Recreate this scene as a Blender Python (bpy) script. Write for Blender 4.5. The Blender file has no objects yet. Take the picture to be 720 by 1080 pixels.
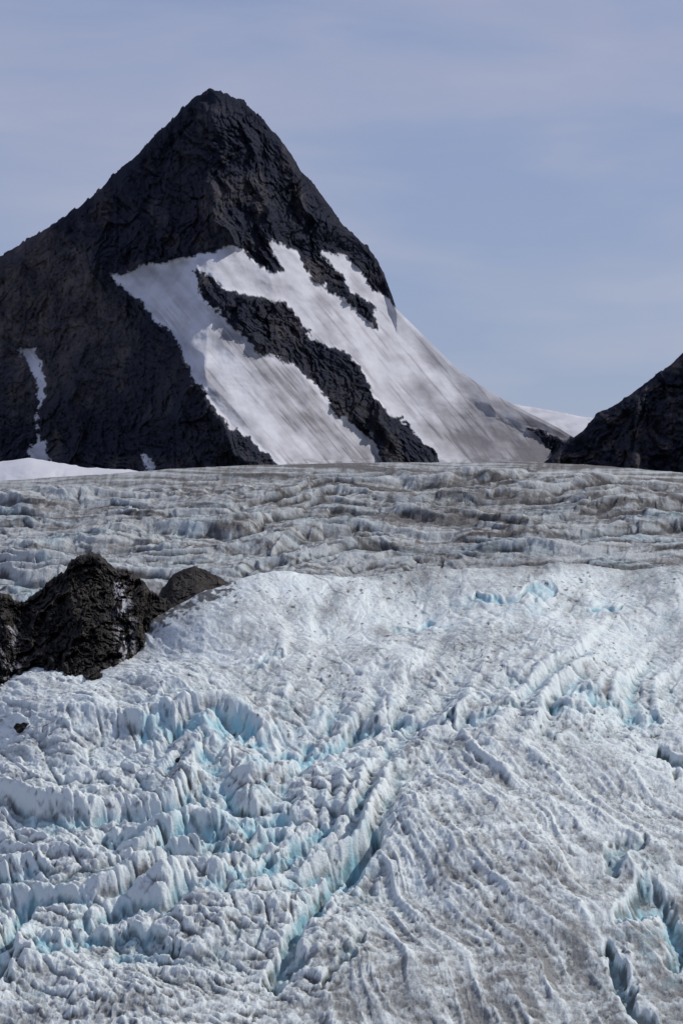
import bpy, math, numpy as np
from mathutils import Vector
F=2778.0
rng=np.random.RandomState(7)
PERM=rng.permutation(256).astype(np.int32)
GA=np.linspace(0,2*np.pi,256,endpoint=False).astype(np.float32)
GX=np.cos(GA);GY=np.sin(GA)
RND=rng.rand(2,256).astype(np.float32)
def hsh(i,j,seed=0):
    return PERM[(PERM[(i+seed*37)&255]+j+seed*11)&255]
def pn(x,y,seed=0):
    x=np.asarray(x,dtype=np.float32);y=np.asarray(y,dtype=np.float32)
    xi=np.floor(x).astype(np.int32);yi=np.floor(y).astype(np.int32)
    fx=x-xi;fy=y-yi
    u=fx*fx*fx*(fx*(fx*6-15)+10);v=fy*fy*fy*(fy*(fy*6-15)+10)
    def g(a,b):
        h=hsh(xi+a,yi+b,seed);return GX[h]*(fx-a)+GY[h]*(fy-b)
    n0=g(0,0)*(1-u)+g(1,0)*u;n1=g(0,1)*(1-u)+g(1,1)*u
    return (n0*(1-v)+n1*v)*1.5
def fbm(x,y,o=5,seed=0,gain=.5):
    s=0;a=1
    for k in range(o):
        s=s+a*pn(x,y,seed+k);x=x*2.03+11.3;y=y*2.03-7.1;a*=gain
    return s
def ridged(x,y,o=5,seed=0,gain=.5):
    s=0;a=1;w=1;t=0
    for k in range(o):
        n=1-np.abs(pn(x,y,seed+k))*1.6;n=np.clip(n,0,1)**2
        s=s+a*n*w;t+=a;w=np.clip(n*1.3,0.2,1);x=x*2.07+5.3;y=y*2.07+9.1;a*=gain
    return s/t
def vor(x,y,seed=0):
    x=np.asarray(x,dtype=np.float32);y=np.asarray(y,dtype=np.float32)
    xi=np.floor(x).astype(np.int32);yi=np.floor(y).astype(np.int32)
    f1=np.full(x.shape,9.,np.float32);f2=f1.copy();cid=np.zeros(x.shape,np.float32);fac=np.zeros(x.shape,np.float32)
    for a in(-1,0,1):
        for b in(-1,0,1):
            h=hsh(xi+a,yi+b,seed)
            rx=x-(xi+a+RND[0][h]);ry=y-(yi+b+RND[1][h])
            d=np.hypot(rx,ry);h2=(h*7+3)&255
            c=d<f1
            f2=np.where(c,f1,np.minimum(f2,d));cid=np.where(c,RND[0][h2],cid)
            fac=np.where(c,RND[0][h2]-.5+rx*GX[h2]+ry*GY[h2],fac)
            f1=np.where(c,d,f1)
    return f1,f2,cid,fac
def facets(x,y,o,seed,gain=.5):
    s=0;a=1
    for k in range(o):
        s=s+a*vor(x,y,seed+k)[3];x=x*2.1+3.3;y=y*2.1+1.7;a*=gain
    return s
def ss(x,a,b):
    t=np.clip((x-a)/(b-a),0,1);return t*t*(3-2*t)
def interp(px,pts):
    p=np.array(pts,float);return np.interp(px,p[:,0],p[:,1])
def segdist(X,Y,pts,closed=False):
    X=X.astype(np.float32);Y=Y.astype(np.float32)
    d=np.full(X.shape,1e9,np.float32);n=len(pts)
    for i in range(n if closed else n-1):
        ax,ay=pts[i];bx,by=pts[(i+1)%n];dx,dy=bx-ax,by-ay
        t=np.clip(((X-ax)*dx+(Y-ay)*dy)/(dx*dx+dy*dy+1e-9),0,1)
        d=np.minimum(d,np.hypot(X-ax-t*dx,Y-ay-t*dy))
    return d
def sdf(X,Y,pts):
    ins=np.zeros(X.shape,bool);n=len(pts)
    for i in range(n):
        ax,ay=pts[i];bx,by=pts[(i+1)%n]
        if ay==by: continue
        c=((ay>Y)!=(by>Y))&(X<(bx-ax)*(Y-ay)/(by-ay)+ax);ins^=c
    d=segdist(X,Y,pts,True);return np.where(ins,d,-d)
def blur(a,r):
    for ax in(0,1):
        for _ in range(2):
            p=np.pad(a,[(r+1,r) if k==ax else (0,0) for k in(0,1)],mode='edge')
            c=np.cumsum(p,axis=ax,dtype=np.float64)
            n=a.shape[ax]
            a=(np.take(c,range(2*r+1,2*r+1+n),axis=ax)-np.take(c,range(0,n),axis=ax))/(2*r+1)
    return a
def mesh_grid(name,X,Y,Z,attrs,mat,smooth=True):
    R,C=X.shape
    co=np.stack([X,Y,Z],-1).reshape(-1,3).astype(np.float32)
    idx=np.arange(R*C,dtype=np.int32).reshape(R,C)
    q=np.stack([idx[:-1,:-1],idx[:-1,1:],idx[1:,1:],idx[1:,:-1]],-1).reshape(-1,4)
    m=bpy.data.meshes.new(name)
    m.vertices.add(R*C);m.vertices.foreach_set('co',co.ravel())
    m.loops.add(q.size);m.loops.foreach_set('vertex_index',q.ravel())
    m.polygons.add(len(q));m.polygons.foreach_set('loop_start',np.arange(0,q.size,4,dtype=np.int32))
    m.update(calc_edges=True)
    m.polygons.foreach_set('use_smooth',np.full(len(q),smooth,dtype=bool))
    for k,v in attrs.items():
        a=m.attributes.new(k,'FLOAT','POINT');a.data.foreach_set('value',v.astype(np.float32).ravel())
    m.materials.append(mat)
    o=bpy.data.objects.new(name,m);bpy.context.collection.objects.link(o);return o

# ---------------------------------------------------------------- materials
class NT:
    def __init__(s,name):
        s.m=bpy.data.materials.new(name);s.m.use_nodes=True;s.t=s.m.node_tree;s.n=s.t.nodes;s.b=s.n['Principled BSDF']
        s.co=s.n.new('ShaderNodeTexCoord').outputs['Object']
    def link(s,a,b): s.t.links.new(a,b)
    def attr(s,k):
        a=s.n.new('ShaderNodeAttribute');a.attribute_name=k;return a.outputs['Fac']
    def noise(s,scale,det=6,rough=.6,stretch=None,dist=0):
        n=s.n.new('ShaderNodeTexNoise');n.inputs['Scale'].default_value=scale;n.inputs['Detail'].default_value=det
        n.inputs['Roughness'].default_value=rough;n.inputs['Distortion'].default_value=dist
        c=s.co
        if stretch:
            mp=s.n.new('ShaderNodeMapping');mp.inputs['Scale'].default_value=stretch;s.link(c,mp.inputs[0]);c=mp.outputs[0]
        s.link(c,n.inputs['Vector']);return n.outputs['Fac']
    def ramp(s,f,a,b):
        r=s.n.new('ShaderNodeMapRange');r.inputs[1].default_value=a;r.inputs[2].default_value=b;r.clamp=True;s.link(f,r.inputs[0]);return r.outputs[0]
    def math(s,op,a,b):
        m=s.n.new('ShaderNodeMath');m.operation=op
        for i,v in enumerate((a,b)):
            if isinstance(v,(int,float)): m.inputs[i].default_value=v
            else: s.link(v,m.inputs[i])
        m.use_clamp=False;return m.outputs[0]
    def mix(s,f,a,b):
        m=s.n.new('ShaderNodeMix');m.data_type='RGBA';m.clamp_factor=True
        for k,v in((0,f),(6,a),(7,b)):
            if isinstance(v,tuple): m.inputs[k].default_value=(*v,1)
            elif isinstance(v,(int,float)): m.inputs[k].default_value=v
            else: s.link(v,m.inputs[k])
        return m.outputs[2]
    def bump(s,h,dist,strength=1,prev=None):
        b=s.n.new('ShaderNodeBump');b.inputs['Distance'].default_value=dist;b.inputs['Strength'].default_value=strength
        s.link(h,b.inputs['Height'])
        if prev is not None: s.link(prev,b.inputs['Normal'])
        return b.outputs[0]
    def fin(s,col,nrm,rough=.7,spec=.3):
        s.link(col,s.b.inputs['Base Color']);
        if nrm is not None: s.link(nrm,s.b.inputs['Normal'])
        s.b.inputs['Roughness'].default_value=rough;s.b.inputs['Specular IOR Level'].default_value=spec
        return s.m

def ice_mat(name,fs,clean,dirty,blue,bd):
    t=NT(name)
    n1=t.noise(fs*1.2,8,.72,(1,.5,1));n2=t.noise(fs*.12,5,.6)
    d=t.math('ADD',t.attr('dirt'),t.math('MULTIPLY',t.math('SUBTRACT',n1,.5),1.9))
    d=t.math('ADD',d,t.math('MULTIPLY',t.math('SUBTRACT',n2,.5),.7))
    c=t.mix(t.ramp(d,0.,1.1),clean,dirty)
    c=t.mix(t.math('MULTIPLY',t.attr('blue'),.85),c,blue)
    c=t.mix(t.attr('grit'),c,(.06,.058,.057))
    b=t.bump(t.noise(fs*2.2,8,.7,(1,.6,1)),bd,1)
    return t.fin(c,b,.7,.12)
M_ice=ice_mat('glacier_ice',.9,(.74,.78,.765),(.25,.240,.228),(.30,.57,.65),.35)
M_mid=ice_mat('icefall_ice',.35,(.46,.485,.485),(.155,.147,.140),(.32,.46,.52),.8)

def rock_mat(name,fs,a,b,lit,bd,tal_and_light):
    t=NT(name)
    n1=t.noise(fs,9,.7);n2=t.noise(fs*.12,5,.6);n3=t.noise(fs*5,5,.7)
    c=t.mix(t.ramp(n1,.35,.7),a,b)
    c=t.mix(t.ramp(n2,.5,.8),c,lit)
    c=t.mix(t.math('MULTIPLY',t.ramp(n3,.52,.72),.8),c,lit)
    c=t.mix(t.math('MULTIPLY',t.attr('talus_and_light'),t.ramp(n1,.15,.7)),c,tal_and_light)
    s1=t.noise(fs*.5,7,.65);s2=t.noise(fs*.25,7,.6,(1,1,.35))
    snow=t.mix(t.ramp(s1,.3,.75),(.60,.605,.64),(.50,.505,.545))
    snow=t.mix(t.ramp(t.math('ADD',t.attr('dirt'),t.math('MULTIPLY',t.math('SUBTRACT',s2,.5),1.0)),0,1),snow,(.19,.185,.20))
    c=t.mix(t.attr('snow'),c,snow)
    hh=t.math('MULTIPLY',t.noise(fs*2,8,.7),t.math('SUBTRACT',1.04,t.attr('snow')))
    return t.fin(c,t.bump(hh,bd,1),.95,.06)
M_rock=rock_mat('mountain_rock',.09,(.021,.026,.044),(.032,.036,.053),(.054,.053,.063),4,(.125,.110,.108))  # blue of the aerial haze is mixed into these rock colours
M_outc=rock_mat('outcrop_rock',.5,(.016,.0155,.016),(.034,.032,.031),(.085,.076,.068),.5,(.085,.074,.066))

# ---------------------------------------------------------------- main mountain
SIL=[(-400,560),(-300,470),(-150,360),(0,270),(25,255),(50,241),(95,210),(112,192),(130,176),(160,148),(180,127),(200,106),(214,97),(221,93.5),(240,100),(254,104),(266,116),(278,127),(300,153),(318,180),(335,200),(355,228),(370,246),(388,262),(403,283),(412,308),(418,326),(440,348),(460,368),(480,387),(505,405),(530,421),(560,437),(590,452),(615,468),(660,500),(700,560)]
SNOW=[(120,290),(150,281),(185,272),(212,264),(245,263),(262,270),(272,281),(290,290),(299,287),(294,275),(284,262),(280,254),(300,262),(316,268),(324,284),(345,302),(365,318),(385,337),(405,350),(398,333),(383,317),(363,299),(350,280),(342,258),(362,272),(385,293),(412,322),(440,330),(480,370),(530,400),(620,440),(600,462),(575,455),(560,452),(590,487),(585,640),(300,640),(300,490),(270,470),(245,450),(222,425),(205,400),(190,370),(170,340),(140,312)]
RIB=[(203,287),(222,292),(245,305),(270,312),(295,322),(316,338),(328,358),(352,364),(368,372),(378,395),(392,420),(415,442),(440,462),(464,487),(470,640),(410,640),(410,489),(398,468),(376,448),(352,430),(338,408),(318,392),(295,376),(272,366),(255,350),(240,340),(222,322),(210,305)]
COUL=[(22,366),(44,368),(47,400),(46,440),(44,460),(57,463),(55,487),(30,487),(31,470),(40,458),(41,430),(35,400)]
SM2=[(152,479),(158,479),(168,500),(152,500)]
def chart(px,py,D): return (px-360)*D/F, D, (540-py)*D/F
def mountain():
    px=np.linspace(-400,700,1300);S0=interp(px,SIL)
    rk=1-ss(px,405,430)
    S=S0+rk*(fbm(px/22,px*0,6,3,.6)*2.4)+(1-rk)*fbm(px/60,px*0,4,5)*1.2-rk*2.2*np.clip(facets(px/7,px*0+4,2,9),0,1)
    t=np.linspace(0,1,600)[:,None]
    PX=np.repeat(px[None],600,0);PY=S[None]+t*(640-S[None])
    S0=np.convolve(np.pad(S0,30,mode='edge'),np.ones(61)/61,'valid')
    wx=PX+fbm(PX/35,PY/35,6,20,.55)*6.5;wy=PY+fbm(PX/35,PY/35,6,25,.55)*6.5
    s=np.minimum(sdf(wx,wy,SNOW),-sdf(wx,wy,RIB)-.5)
    s2=np.maximum(sdf(wx,wy,COUL),sdf(wx,wy,SM2))
    s2=s2-2.5*(fbm(PX/9,PY/9,3,91)>.35)
    sn=np.maximum(s,s2)
    stones=fbm(PX/6,PY/6,4,70,.6)
    snow=ss(sn+stones*2.2,-.6,.6)
    hS=PY-S[None];hD=PY-S0[None]
    Dr=2778+np.where(PX>218,.25*(PX-218),.30*(218-PX))
    D=Dr-1.02*hD
    e=-((PX-120)*200-(PY-290)*180)/269.0
    D=D+.75*60*(1-np.exp(-np.clip(e,0,None)/60))*ss(PY,270,345)
    wpx=PX+fbm(PX/70,PY/70,3,31)*18
    wpy=PY+fbm(PX/50,PY/50,3,33)*12
    r1=ridged((wpx-.25*(PY-300))/85,PY/170,6,40,.5)
    r2=facets((wpx+.55*wpy)/34,(wpy-.2*wpx)/60,4,50,.55)
    r3=facets((wpx-.7*wpy)/16,(wpy+.5*wpx)/38,3,55,.55)
    am=np.clip(hS/25,0.15,1)
    rough=1-.5*ss(e,-20,40)*ss(PY,180,300)*(1-ss(PY,400,470))
    sph=(wpy-1.0*wpx)/13+fbm(PX/60,PY/60,3,58)*1.2;sf=sph-np.floor(sph)
    rock=-(r1-.4)*44*rough-r2*7.5*rough-r3*4.5*rough-(sf-.5)*5*np.clip(.3+fbm(PX/50,PY/50,2,59),0,1)*rough-fbm(PX/8,PY/10,5,65,.7)*3.2
    big=-(ridged((wpx-.25*(PY-300))/110,PY/260,2,42)-.5)*12
    sm=ss(blur(snow,4),0.0,.9)
    sno=-fbm((PX-.75*PY)/60,(PY+PX)/200,2,80)*3-pn(PX/70,PY/70,85)*14-fbm(PX/24,PY/18,4,87)*1.8
    D=D+am*((1-sm)*rock+sm*(big+sno+9))
    fl=(PX-.85*PY)
    dirt=.14+.24*fbm(fl/18,(PY+PX)/120,4,100,.5)+.30*fbm(PX/40,PY/25,5,106)
    band=sdf(PX+8*pn(PX/30,PY/30,101),PY,[(222,318),(262,352),(330,400),(385,455),(400,500),(345,500),(295,440),(250,395),(225,355)])
    dirt=dirt+.6*ss(band,-10,14)*(.75+.4*fbm(fl/6,(PY+PX)/60,4,109))
    band2=sdf(PX+8*pn(PX/30,PY/30,102),PY+5*pn(PX/12,PY/12,104),[(440,400),(470,430),(600,455),(640,520),(500,520),(470,470)])
    dirt=dirt+.42*ss(band2,-12,14)+.5*ss(PX+PY,985,1040)+.2*ss(PX,430,480)
    dirt=dirt+.35*np.exp(-((PX-345-.6*(PY-350))/10)**2)*ss(PY,300,340)
    dirt=dirt+.3*ss(fbm(fl/5,(PX+PY)/90,3,108),.25,.6)*ss(PY,300,340)
    dirt=dirt+.5*ss(PY,478,492)*ss(fbm(PX/10,PY/4,3,107),-.3,.4)
    dirt=dirt-.25*ss(10-sn,0,10)*ss(PY,480,460)
    talus_and_light=np.clip(ss(e,0,30)*ss(PX,200,60)*ss(PY,490,300)*1.2+.6*ss(fbm(PX/40,PY/60,4,115),.1,.6)+.35*ss(PY,470,490)*ss(fbm(PX/14,PY/10,4,117),0,.4),0,1)*(.5+.8*np.clip(fbm(PX/18,PY/26,5,116,.6)+.4,0,1))  # scattered talus, plus sunlight on the left flank painted in as lighter rock
    X,Y,Z=chart(PX,PY,D)
    nb=40;j=np.arange(nb,0,-1)[:,None]
    bx=np.repeat(X[:1],nb,0)+fbm(X[:1]/60,j/5,3,110)*8;by=Y[:1]+j*22.0;bz=Z[:1]-j*20-np.abs(fbm(X[:1]/80,j/6,4,111))*14
    z0=np.zeros((nb,PX.shape[1]))
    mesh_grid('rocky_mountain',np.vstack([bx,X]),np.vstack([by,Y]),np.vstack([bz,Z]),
      dict(snow=np.vstack([z0,snow]),dirt=np.vstack([z0,dirt]),talus_and_light=np.vstack([z0,talus_and_light])),M_rock,True)
mountain()
def hill(name,sil,D0,k,p0,p1,nc,nr,seed,mat,amp,snowv,pyb=620,lat=0.0,noise_s=2.0,dirtf=None,sc=1.0,step=22):
    px=np.linspace(p0,p1,nc);S0=interp(px,sil);S=S0+fbm(px/26*sc,px*0,5,seed)*noise_s-noise_s*.8*np.clip(facets(px/9*sc,px*0+4,2,9+seed),0,1)
    t=np.linspace(0,1,nr)[:,None];PX=np.repeat(px[None],nr,0);PY=S[None]+t*(pyb-S[None])
    kk=max(3,int(nc*.03))|1
    S1=np.convolve(np.pad(S0,kk//2,mode='edge'),np.ones(kk)/kk,'valid')
    D=D0+lat*(PX-p0)-k*(PY-S1[None])
    w=PX+fbm(PX/70*sc,PY/70*sc,3,seed+1)*20/sc
    w2=PY+fbm(PX/60*sc,PY/60*sc,3,seed+7)*14/sc
    r=-(ridged((w+.3*PY)/80*sc,PY/130*sc,5,seed+2,.5)-.4)*48-facets((w+.5*w2)/32*sc,(w2-.2*w)/44*sc,4,seed+3,.55)*11-facets((w-.7*w2)/14*sc,(w2+.4*w)/26*sc,3,seed+13,.55)*5-fbm(PX/8*sc,PY/8*sc,4,seed+4,.65)*4
    D=D+r*amp*np.clip((PY-S[None])/20*sc,.15,1)
    X,Y,Z=chart(PX,PY,D)
    nb=30;j=np.arange(nb,0,-1)[:,None]
    bx=np.repeat(X[:1],nb,0);by=Y[:1]+j*step;bz=Z[:1]-j*step*.8
    sn=snowv(PX,PY) if callable(snowv) else np.full(PX.shape,float(snowv))
    dt=dirtf(PX,PY) if dirtf else np.full(PX.shape,.05)
    tl=np.clip(fbm(PX/20*sc,PY/14*sc,5,seed+9,.6)*1.2,0,1)
    st=lambda a:np.vstack([np.repeat(a[:1],nb,0),a])
    return mesh_grid(name,np.vstack([bx,X]),np.vstack([by,Y]),np.vstack([bz,Z]),dict(snow=st(sn),dirt=st(dt),talus_and_light=st(tl)),mat,True)
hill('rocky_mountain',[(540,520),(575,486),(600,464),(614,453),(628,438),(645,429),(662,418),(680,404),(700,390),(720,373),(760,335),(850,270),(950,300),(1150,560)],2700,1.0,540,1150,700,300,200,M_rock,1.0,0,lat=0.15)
hill('snow_field',[(430,425),(520,424),(545,427),(570,431),(600,437),(640,443),(720,440),(800,450)],3300,3.0,430,800,200,80,230,M_rock,.15,1,noise_s=.8,dirtf=lambda X,Y:.1+.3*fbm(X/30,Y/5,4,240))
hill('snow_field',[(-300,480),(-50,484),(0,487),(30,483),(55,487),(90,493),(130,495),(150,498),(175,506)],2330,2.2,-300,175,300,60,250,M_rock,.1,1,noise_s=.8,pyb=540,dirtf=lambda X,Y:-.2+.2*fbm(X/30,Y/5,4,240))

# ---------------------------------------------------------------- upper glacier / icefall
def saw(ph,st):
    f=ph-np.floor(ph);return np.where(f<st,ss(f,0,st),1-((f-st)/(1-st)))
def icefall():
    nc=1300;nr1=560;nr2=120
    px=np.linspace(-260,980,nc)
    top=interp(px,[(-260,512),(0,507),(60,503),(130,498),(180,494),(260,490),(400,487),(560,487),(640,491),(720,498),(980,515)])
    t=np.linspace(0,1,nr1)[:,None];pb=700
    PX=np.repeat(px[None],nr1,0);PY=pb+t*(top[None]-pb)
    D=1050+(t**1.0)*370+0*PX
    V=PY;w=fbm(PX/260,V/80,3,300)*16
    sag=8*np.sin(PX/130+.6)-.03*(PX-360)
    h=0
    for sp,am,sd in((23,9.5,310),(11,4.8,320),(5.5,2.0,330)):
        ww=fbm(PX/(sp*9),V/(sp*3),4,sd,.4)*1.0+.06*facets(PX/(sp*2.0),V/sp,2,sd+3)
        ph=(-V+w*.6+sag)/sp+ww
        mod=np.clip(.65+1.4*pn(PX/(sp*9),V/(sp*1.8),sd+7),.05,1.4)
        h=h+saw(ph,.24)*am*mod
    h=h+(ridged(PX/160+V/30,V/15,4,350)-.3)*3.0+facets((PX+V)/26,V/11,3,360,.55)*1.4
    h=h+(ridged((PX+.4*V)/13,V/30,3,366,.6)-.4)*.8*ss(V,510,540)
    fade=ss(V-top[None],2,24);h=h*(.08+.92*fade)-3*fade-1.0
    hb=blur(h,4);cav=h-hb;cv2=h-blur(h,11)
    X,Y,Z=chart(PX,PY,D);Z=Z+h*D/F
    lay=fbm(PX/260,(V+sag*.8+w*.4)/3.4,4,377,.6)
    vst=fbm((PX+.3*V)/7,V/34,4,378,.6)
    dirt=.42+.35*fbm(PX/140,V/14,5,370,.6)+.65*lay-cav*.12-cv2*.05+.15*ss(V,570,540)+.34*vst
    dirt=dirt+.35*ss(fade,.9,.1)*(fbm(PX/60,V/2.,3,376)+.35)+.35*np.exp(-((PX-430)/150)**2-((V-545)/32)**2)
    blue=np.clip(ss(-cv2,0,4)*.2+.55*ss(fbm(PX/80,V/14,4,380),.0,.6)-.02,0,.7)*ss(V,515,550)
    blue=blue*(.45+.55*ss(np.abs(PX-400),120,330))
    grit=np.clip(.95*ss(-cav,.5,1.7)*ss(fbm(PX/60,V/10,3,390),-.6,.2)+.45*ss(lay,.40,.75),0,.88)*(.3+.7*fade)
    u=np.linspace(0,1,nr2+1)[1:,None];D2=1420+u*1580+0*px[None];P2=np.repeat(px[None],nr2,0)
    PY2=top[None]+1.2+0*D2+.5*u
    X2,Y2,Z2=chart(P2,PY2,D2);Z2=Z2+(fbm(P2/50,D2/60,4,395)*1.2)*ss(u,0,.1)-.6
    d2=.35+.5*fbm(P2/90,D2/30,4,396);zz=np.zeros_like(P2)
    st=lambda a,b:np.vstack([a,b])
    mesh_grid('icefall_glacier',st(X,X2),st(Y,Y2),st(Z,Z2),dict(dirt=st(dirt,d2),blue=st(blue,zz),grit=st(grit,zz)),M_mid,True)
icefall()

# ---------------------------------------------------------------- foreground glacier
CRE=[(-300,780),(-60,735),(0,712),(40,690),(75,680),(130,668),(160,652),(185,638),(215,625),(245,618),(300,612),(400,607),(560,603),(720,600),(1000,596)]
def crest_z(px): return (540-interp(px,CRE))*800/F
def base_z(px,D):
    zc=crest_z(px);z0=-112.0;s=(D-450)/350.0
    up=z0+(zc-z0)*(1-np.clip(1-s,0,None)**1.55)
    return np.where(s<=1,up,zc-(np.clip(s-1,0,None)**1.6)*60)
def glacier():
    nc=1350;px=np.linspace(-230,950,nc)
    r=np.linspace(0,1,1250);s=1-(1-r)**1.5
    Dl=np.concatenate([445+s*355,800+np.linspace(0,1,60)[1:]**1.3*400])
    PX,D=np.meshgrid(px,Dl);Zb=base_z(PX,D);PY=540-Zb*F/D
    U=PX;V=PY
    far=1-ss(D,800,830)*.7
    persp=np.clip((V-560)/230,.42,1.25)
    h=24*np.exp(-((U-560)/150)**2-((V-850)/150)**2)-16*np.exp(-((U-300)/130)**2-((V-850)/90)**2)
    h+=-20*np.exp(-((U-735)/50)**2-((V-980)/90)**2)+12*np.exp(-((U-130)/120)**2-((V-740)/40)**2)
    h+=fbm(U/170,V/80,2,400)*14
    G=lambda cx,cy,rx,ry:np.exp(-((U-cx)/rx)**2-((V-cy)/ry)**2)
    ser=np.clip(G(285,775,165,45)+G(240,850,200,60)*.9+G(300,930,130,75)*.9+G(90,980,130,80)*.85+G(640,735,150,45)*.75+G(590,640,160,25)*.75+G(340,680,190,40)*.3+G(20,870,110,60)*.5+.22,0,1)
    dome=ss(U+.35*(V-800),385,480)*ss(V,760,840)
    ser=ser*(1-.88*dome)
    w1=fbm(U/130,V/70,2,410)
    wf=fbm(U/45,V/30,3,412)
    rho=np.hypot(U-60,V-440);th=np.arctan2(V-440,U-60)*400
    hs=0
    for sp,am,sd,st in((46,19,420,.40),(21,7.5,430,.38),(10,2.2,440,.4)):
        ph=-rho/sp+w1*30/sp+fbm(th/(sp*4.6),rho/(sp*4),3,sd,.4)*1.1
        mod=np.clip(.55+1.5*pn(th/(sp*4.2),rho/(sp*1.4),sd+7),0.05,1.25)
        hs=hs+(saw(ph,st)-.5)*am*mod
    hs=blur(hs,3)
    h=h+hs*ser*persp
    rb=ridged(th/36+w1,rho/80+wf*.3,3,455,.5)
    h+=(rb-.4)*3.0*ser*persp
    f1,f2,c,fc=vor((U+.6*V)/46+w1*.8+wf*.15,(V-.45*U)/20+w1*.5+wf*.15,450)
    h+=ser*persp*((c-.5)*2.5-2.6*(1-ss(f2-f1,.0,.2)))
    h+=(1-.6*dome)*persp*facets((U+.3*V)/26+wf*.3,(V-.3*U)/11+wf*.3,4,452,.5)*1.3
    ph=np.arctan2(U-276,V-417)+.02*w1;rr=np.hypot(U-276,V-417)
    ph=ph-.00045*(rr-400)
    fl=ridged(ph*13,rr/340,3,460,.5)
    fl2=ridged(ph*28+wf*.12,rr/120,4,470,.6)
    dm=(.07+.93*dome)*ss(V,620,760)
    h+=dm*(fl*6.5+fl2*5.0*np.clip(.8+pn(U/40,V/40,473),.3,1.3))
    rp=saw(-(V-.15*U)/17+fbm(U/50,V/45,3,481)*1.2,.35)*np.clip(.4+pn(U/36,V/15,483)*1.3,0,1.2)
    h+=rp*2.6*persp*(1-.65*dome)
    rp=saw(-(V+.1*U)/7.5+fbm(U/22,V/22,3,485)*1.2,.4)*np.clip(.35+pn(U/14,V/8,487)*1.3,0,1.2)
    h+=rp*1.3*persp*(1-.25*dome)
    h+=fbm(U/11,V/6,5,500,.62)*.95*persp
    CV=[([(296,1025),(325,965),(350,930),(392,885)],12,22),([(-10,1030),(8,985),(25,945)],12,24),([(636,1010),(662,1050),(690,1100)],8,18),
        ([(668,975),(684,940),(700,960),(722,1005)],13,22),([(95,965),(165,950),(235,925),(275,915)],10,14),([(265,905),(300,890),(338,868)],9,16),
        ([(120,880),(200,868),(290,850)],9,13),([(215,885),(262,882),(290,870)],8,13),([(150,775),(200,765),(260,755)],9,12),([(255,795),(300,790),(360,770),(390,765)],9,13),
        ([(500,775),(560,765),(610,770)],7,9),([(170,905),(240,890)],7,11),([(640,930),(670,900)],6,10),([(420,770),(470,765)],6,10),([(690,800),(725,830)],7,12),([(40,1000),(100,985),(180,990)],8,12),([(340,1040),(380,990)],6,8),([(600,745),(650,752),(690,770)],6,9),
        ([(500,632),(545,638),(580,634)],4,5),([(610,645),(660,640)],4,5),([(420,650),(450,655)],4,4),([(260,700),(300,690)],4,5)]
    wu=U+fbm(U/40,V/40,4,510)*14;wv=V+fbm(U/40,V/40,4,515)*10
    cut=np.zeros_like(U)
    for pts,wd,dp in CV:
        d=segdist(wu,wv,pts);g=(1-ss(d,wd*.2,wd*1.3));h=h-g*dp*.85;cut=np.maximum(cut,g)
    h=h*far
    cav=h-blur(h,6);cav3=h-blur(h,3);cavL=h-blur(h,22)
    blue=np.clip(ss(-cavL,0,8)*ser*1.0+cut*.75,0,1)
    reg=np.clip(G(275,775,160,45)*1.0+G(640,745,150,60)*.5+G(330,920,90,70)*.8+G(60,960,90,60)*.7+G(690,980,60,70)*.9+G(560,640,250,30)*.6+G(230,860,150,50)*.5,0,1)
    blue=np.clip(blue*(.35+.8*reg)+.45*reg*ss(fbm(U/24,V/14,5,520),-.1,.5),0,.95)
    blue=blue*np.clip(.75+.8*fbm(U/18,V/10,4,522),.25,1)+.06
    dirt=.19+.42*fbm(U/60+w1,V/30,6,530,.65)+.46*(fbm(ph*30,rr/160,5,540,.6)+.16)*dm+.35*fbm(rho/9+wf,th/160,4,545)*ser
    dirt=dirt-cav*.11-cav3*.19+.28*ss(V,900,1060)*ss(U,220,420)+.30*G(330,700,60,18)+.30*G(235,880,60,25)+.2*ss(V,860,1000)
    dirt=dirt+.30*ss(V,625,603)+.16*ss(U,600,720)*ss(V,780,860)+.25*G(560,600,300,26)
    grit=np.clip(.8*ss(-cav3,.5,2.0)*ss(fbm(U/50,V/30,3,550),-.35,.25)*(1-.5*reg)+.8*ss(fbm(U/7,V/3,3,560),.5,.75)*ss(fbm(U/55,V/40,3,570),.05,.45),0,.9)
    for(cx,cy,rx,ry)in((235,882,26,9),(188,812,16,5),(262,868,12,5),(190,797,5,7),(435,805,7,14),(447,772,12,4)):
        grit=np.clip(grit+.9*G(cx,cy,rx,ry)*ss(fbm(U/6,V/4,3,575),-.3,.3),0,1)
    do=segdist(U,V,[(-60,700),(20,700),(60,690),(110,672),(160,655),(190,640),(240,622)])
    grit=np.clip(grit+.9*ss(fbm(U/7,V/5,4,580)+1.2*(1-ss(do,0,16))-.8,-.1,.35),0,1)
    X=(U-360)*D/F
    Z=Zb+h*D/F*1.0
    mesh_grid('glacier',X,D,Z,dict(dirt=dirt,blue=blue,grit=grit),M_ice,True)
glacier()

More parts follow.
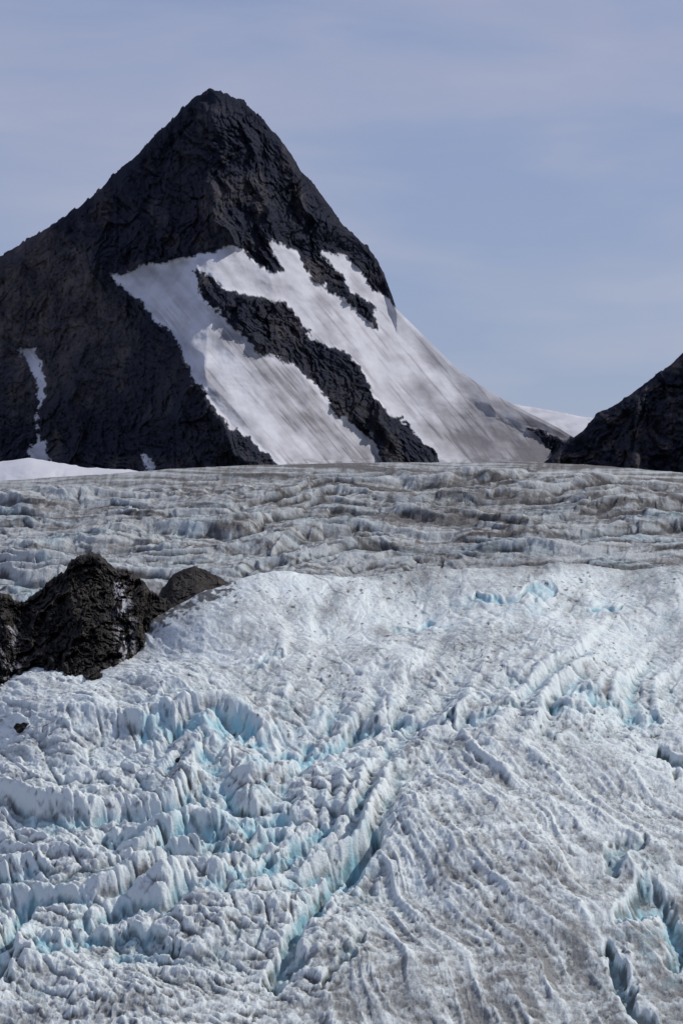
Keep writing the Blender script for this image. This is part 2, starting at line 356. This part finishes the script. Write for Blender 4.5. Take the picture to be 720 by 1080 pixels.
# ---------------------------------------------------------------- rock outcrops
def ostr(X,Y):
    s=ss(fbm(X/6,Y/14,4,610),-.15,.25)*np.exp(-((X-129-.1*(Y-640))/9)**2)*ss(Y,605,618)
    s=s+ss(fbm((X-.6*Y)/7,Y/12,4,615),.05,.4)*np.exp(-((X-10)/12)**2)*ss(Y,645,665)*.8
    return np.clip(s,0,1)*.8
hill('rock_outcrop',[(-160,700),(-100,640),(-40,640),(0,627),(10,627),(18,636),(26,634),(44,622),(58,607),(68,604),(76,591),(84,586),(95,583),(106,586),(114,594),(124,600),(138,603),(150,612),(158,622),(172,631),(186,639),(198,670)],815,.75,-160,198,800,300,600,M_outc,.33,ostr,pyb=740,noise_s=2.6,sc=2.0,step=4,dirtf=lambda X,Y:.3+.4*fbm(X/8,Y/8,4,620))
hill('rock_outcrop',[(160,645),(170,622),(182,607),(195,600),(206,597),(218,602),(232,609),(246,618),(262,640)],860,.8,160,262,260,120,650,M_outc,.10,0,pyb=660,noise_s=1.0,sc=2.0,step=4)

def boulder(name,px,py,wpx,seed):
    Ds=np.linspace(450,800,2000);pp=540-base_z(px,Ds)*F/Ds
    D=float(Ds[np.argmin(abs(pp-py))]);x,y,z=chart(px,py,D);r=wpx*D/F/2
    import bmesh
    bm=bmesh.new();bmesh.ops.create_icosphere(bm,subdivisions=4,radius=1)
    for v in bm.verts:
        c=v.co;n=float(fbm(np.array([c.x*1.3+seed]),np.array([c.y*1.3+c.z*1.7]),4,seed)[0])
        v.co=Vector((c.x*r,c.y*r*.8,c.z*r*.55))*(1+.45*n)
    m=bpy.data.meshes.new(name);bm.to_mesh(m);bm.free();m.materials.append(M_outc)
    o=bpy.data.objects.new(name,m);bpy.context.collection.objects.link(o)
    g=bpy.data.objects['glacier'].data;n_=len(g.vertices);a=np.empty(n_*3,np.float32);g.vertices.foreach_get('co',a);a=a.reshape(-1,3)
    i=np.argmin((a[:,0]-x)**2+(a[:,1]-y)**2);o.location=(x,y,float(a[i,2])+r*.15)
boulder('boulder',25,778,18,3)
boulder('boulder',189,797,8,5)

t=NT('ground_moraine');c=t.mix(t.ramp(t.noise(.01,8,.6),.35,.65),(.10,.10,.10),(.5,.52,.55));M_g=t.fin(c,None,.9,.1)
gx,gy=np.meshgrid(np.linspace(-40000,40000,80),np.linspace(-40000,40000,80))
mesh_grid('ground',gx,gy,-190+0*gx,{},M_g)

# ---------------------------------------------------------------- camera, sun, world
cam=bpy.data.cameras.new('Camera');co=bpy.data.objects.new('Camera',cam);bpy.context.collection.objects.link(co)
co.rotation_euler=(math.radians(90),0,0);cam.sensor_fit='VERTICAL';cam.sensor_height=24;cam.lens=24*F/1080;cam.clip_start=1;cam.clip_end=100000
sc=bpy.context.scene;sc.camera=co
el=math.radians(45);az=math.radians(70)
d=Vector((math.sin(az)*math.cos(el),math.cos(az)*math.cos(el),math.sin(el)))
L=bpy.data.lights.new('Sun','SUN');L.energy=3.2;L.angle=math.radians(.5);L.color=(1,.95,.88)
lo=bpy.data.objects.new('Sun',L);lo.rotation_euler=d.to_track_quat('Z','Y').to_euler();bpy.context.collection.objects.link(lo)
w=bpy.data.worlds.new('World');sc.world=w;w.use_nodes=True;nt=w.node_tree;bg=nt.nodes['Background']
sky=nt.nodes.new('ShaderNodeTexSky');sky.sky_type='NISHITA';sky.sun_disc=False;sky.sun_elevation=el;sky.sun_rotation=az
sky.air_density=1.0;sky.dust_density=.3;sky.altitude=1500
tc=nt.nodes.new('ShaderNodeTexCoord');mp=nt.nodes.new('ShaderNodeMapping');mp.inputs['Scale'].default_value=(5,5,20);mp.inputs['Rotation'].default_value=(0,math.radians(8),0)
nt.links.new(tc.outputs['Generated'],mp.inputs[0])
n=nt.nodes.new('ShaderNodeTexNoise');n.inputs['Scale'].default_value=1.3;n.inputs['Detail'].default_value=6;n.inputs['Roughness'].default_value=.5;n.inputs['Distortion'].default_value=.3;nt.links.new(mp.outputs[0],n.inputs['Vector'])
mr=nt.nodes.new('ShaderNodeMapRange');mr.inputs[1].default_value=.43;mr.inputs[2].default_value=.74;nt.links.new(n.outputs['Fac'],mr.inputs[0])
vm=nt.nodes.new('ShaderNodeMix');vm.data_type='RGBA';nt.links.new(mr.outputs[0],vm.inputs[0]);vm.inputs[6].default_value=(2.85,3.45,5.5,1);vm.inputs[7].default_value=(4.4,4.45,5.9,1)
mx=nt.nodes.new('ShaderNodeMix');mx.data_type='RGBA';mx.inputs[0].default_value=.78;nt.links.new(sky.outputs[0],mx.inputs[6]);nt.links.new(vm.outputs[2],mx.inputs[7])
nt.links.new(mx.outputs[2],bg.inputs[0]);bg.inputs[1].default_value=.095
sc.view_settings.view_transform='Standard';sc.view_settings.look='None';sc.view_settings.exposure=0
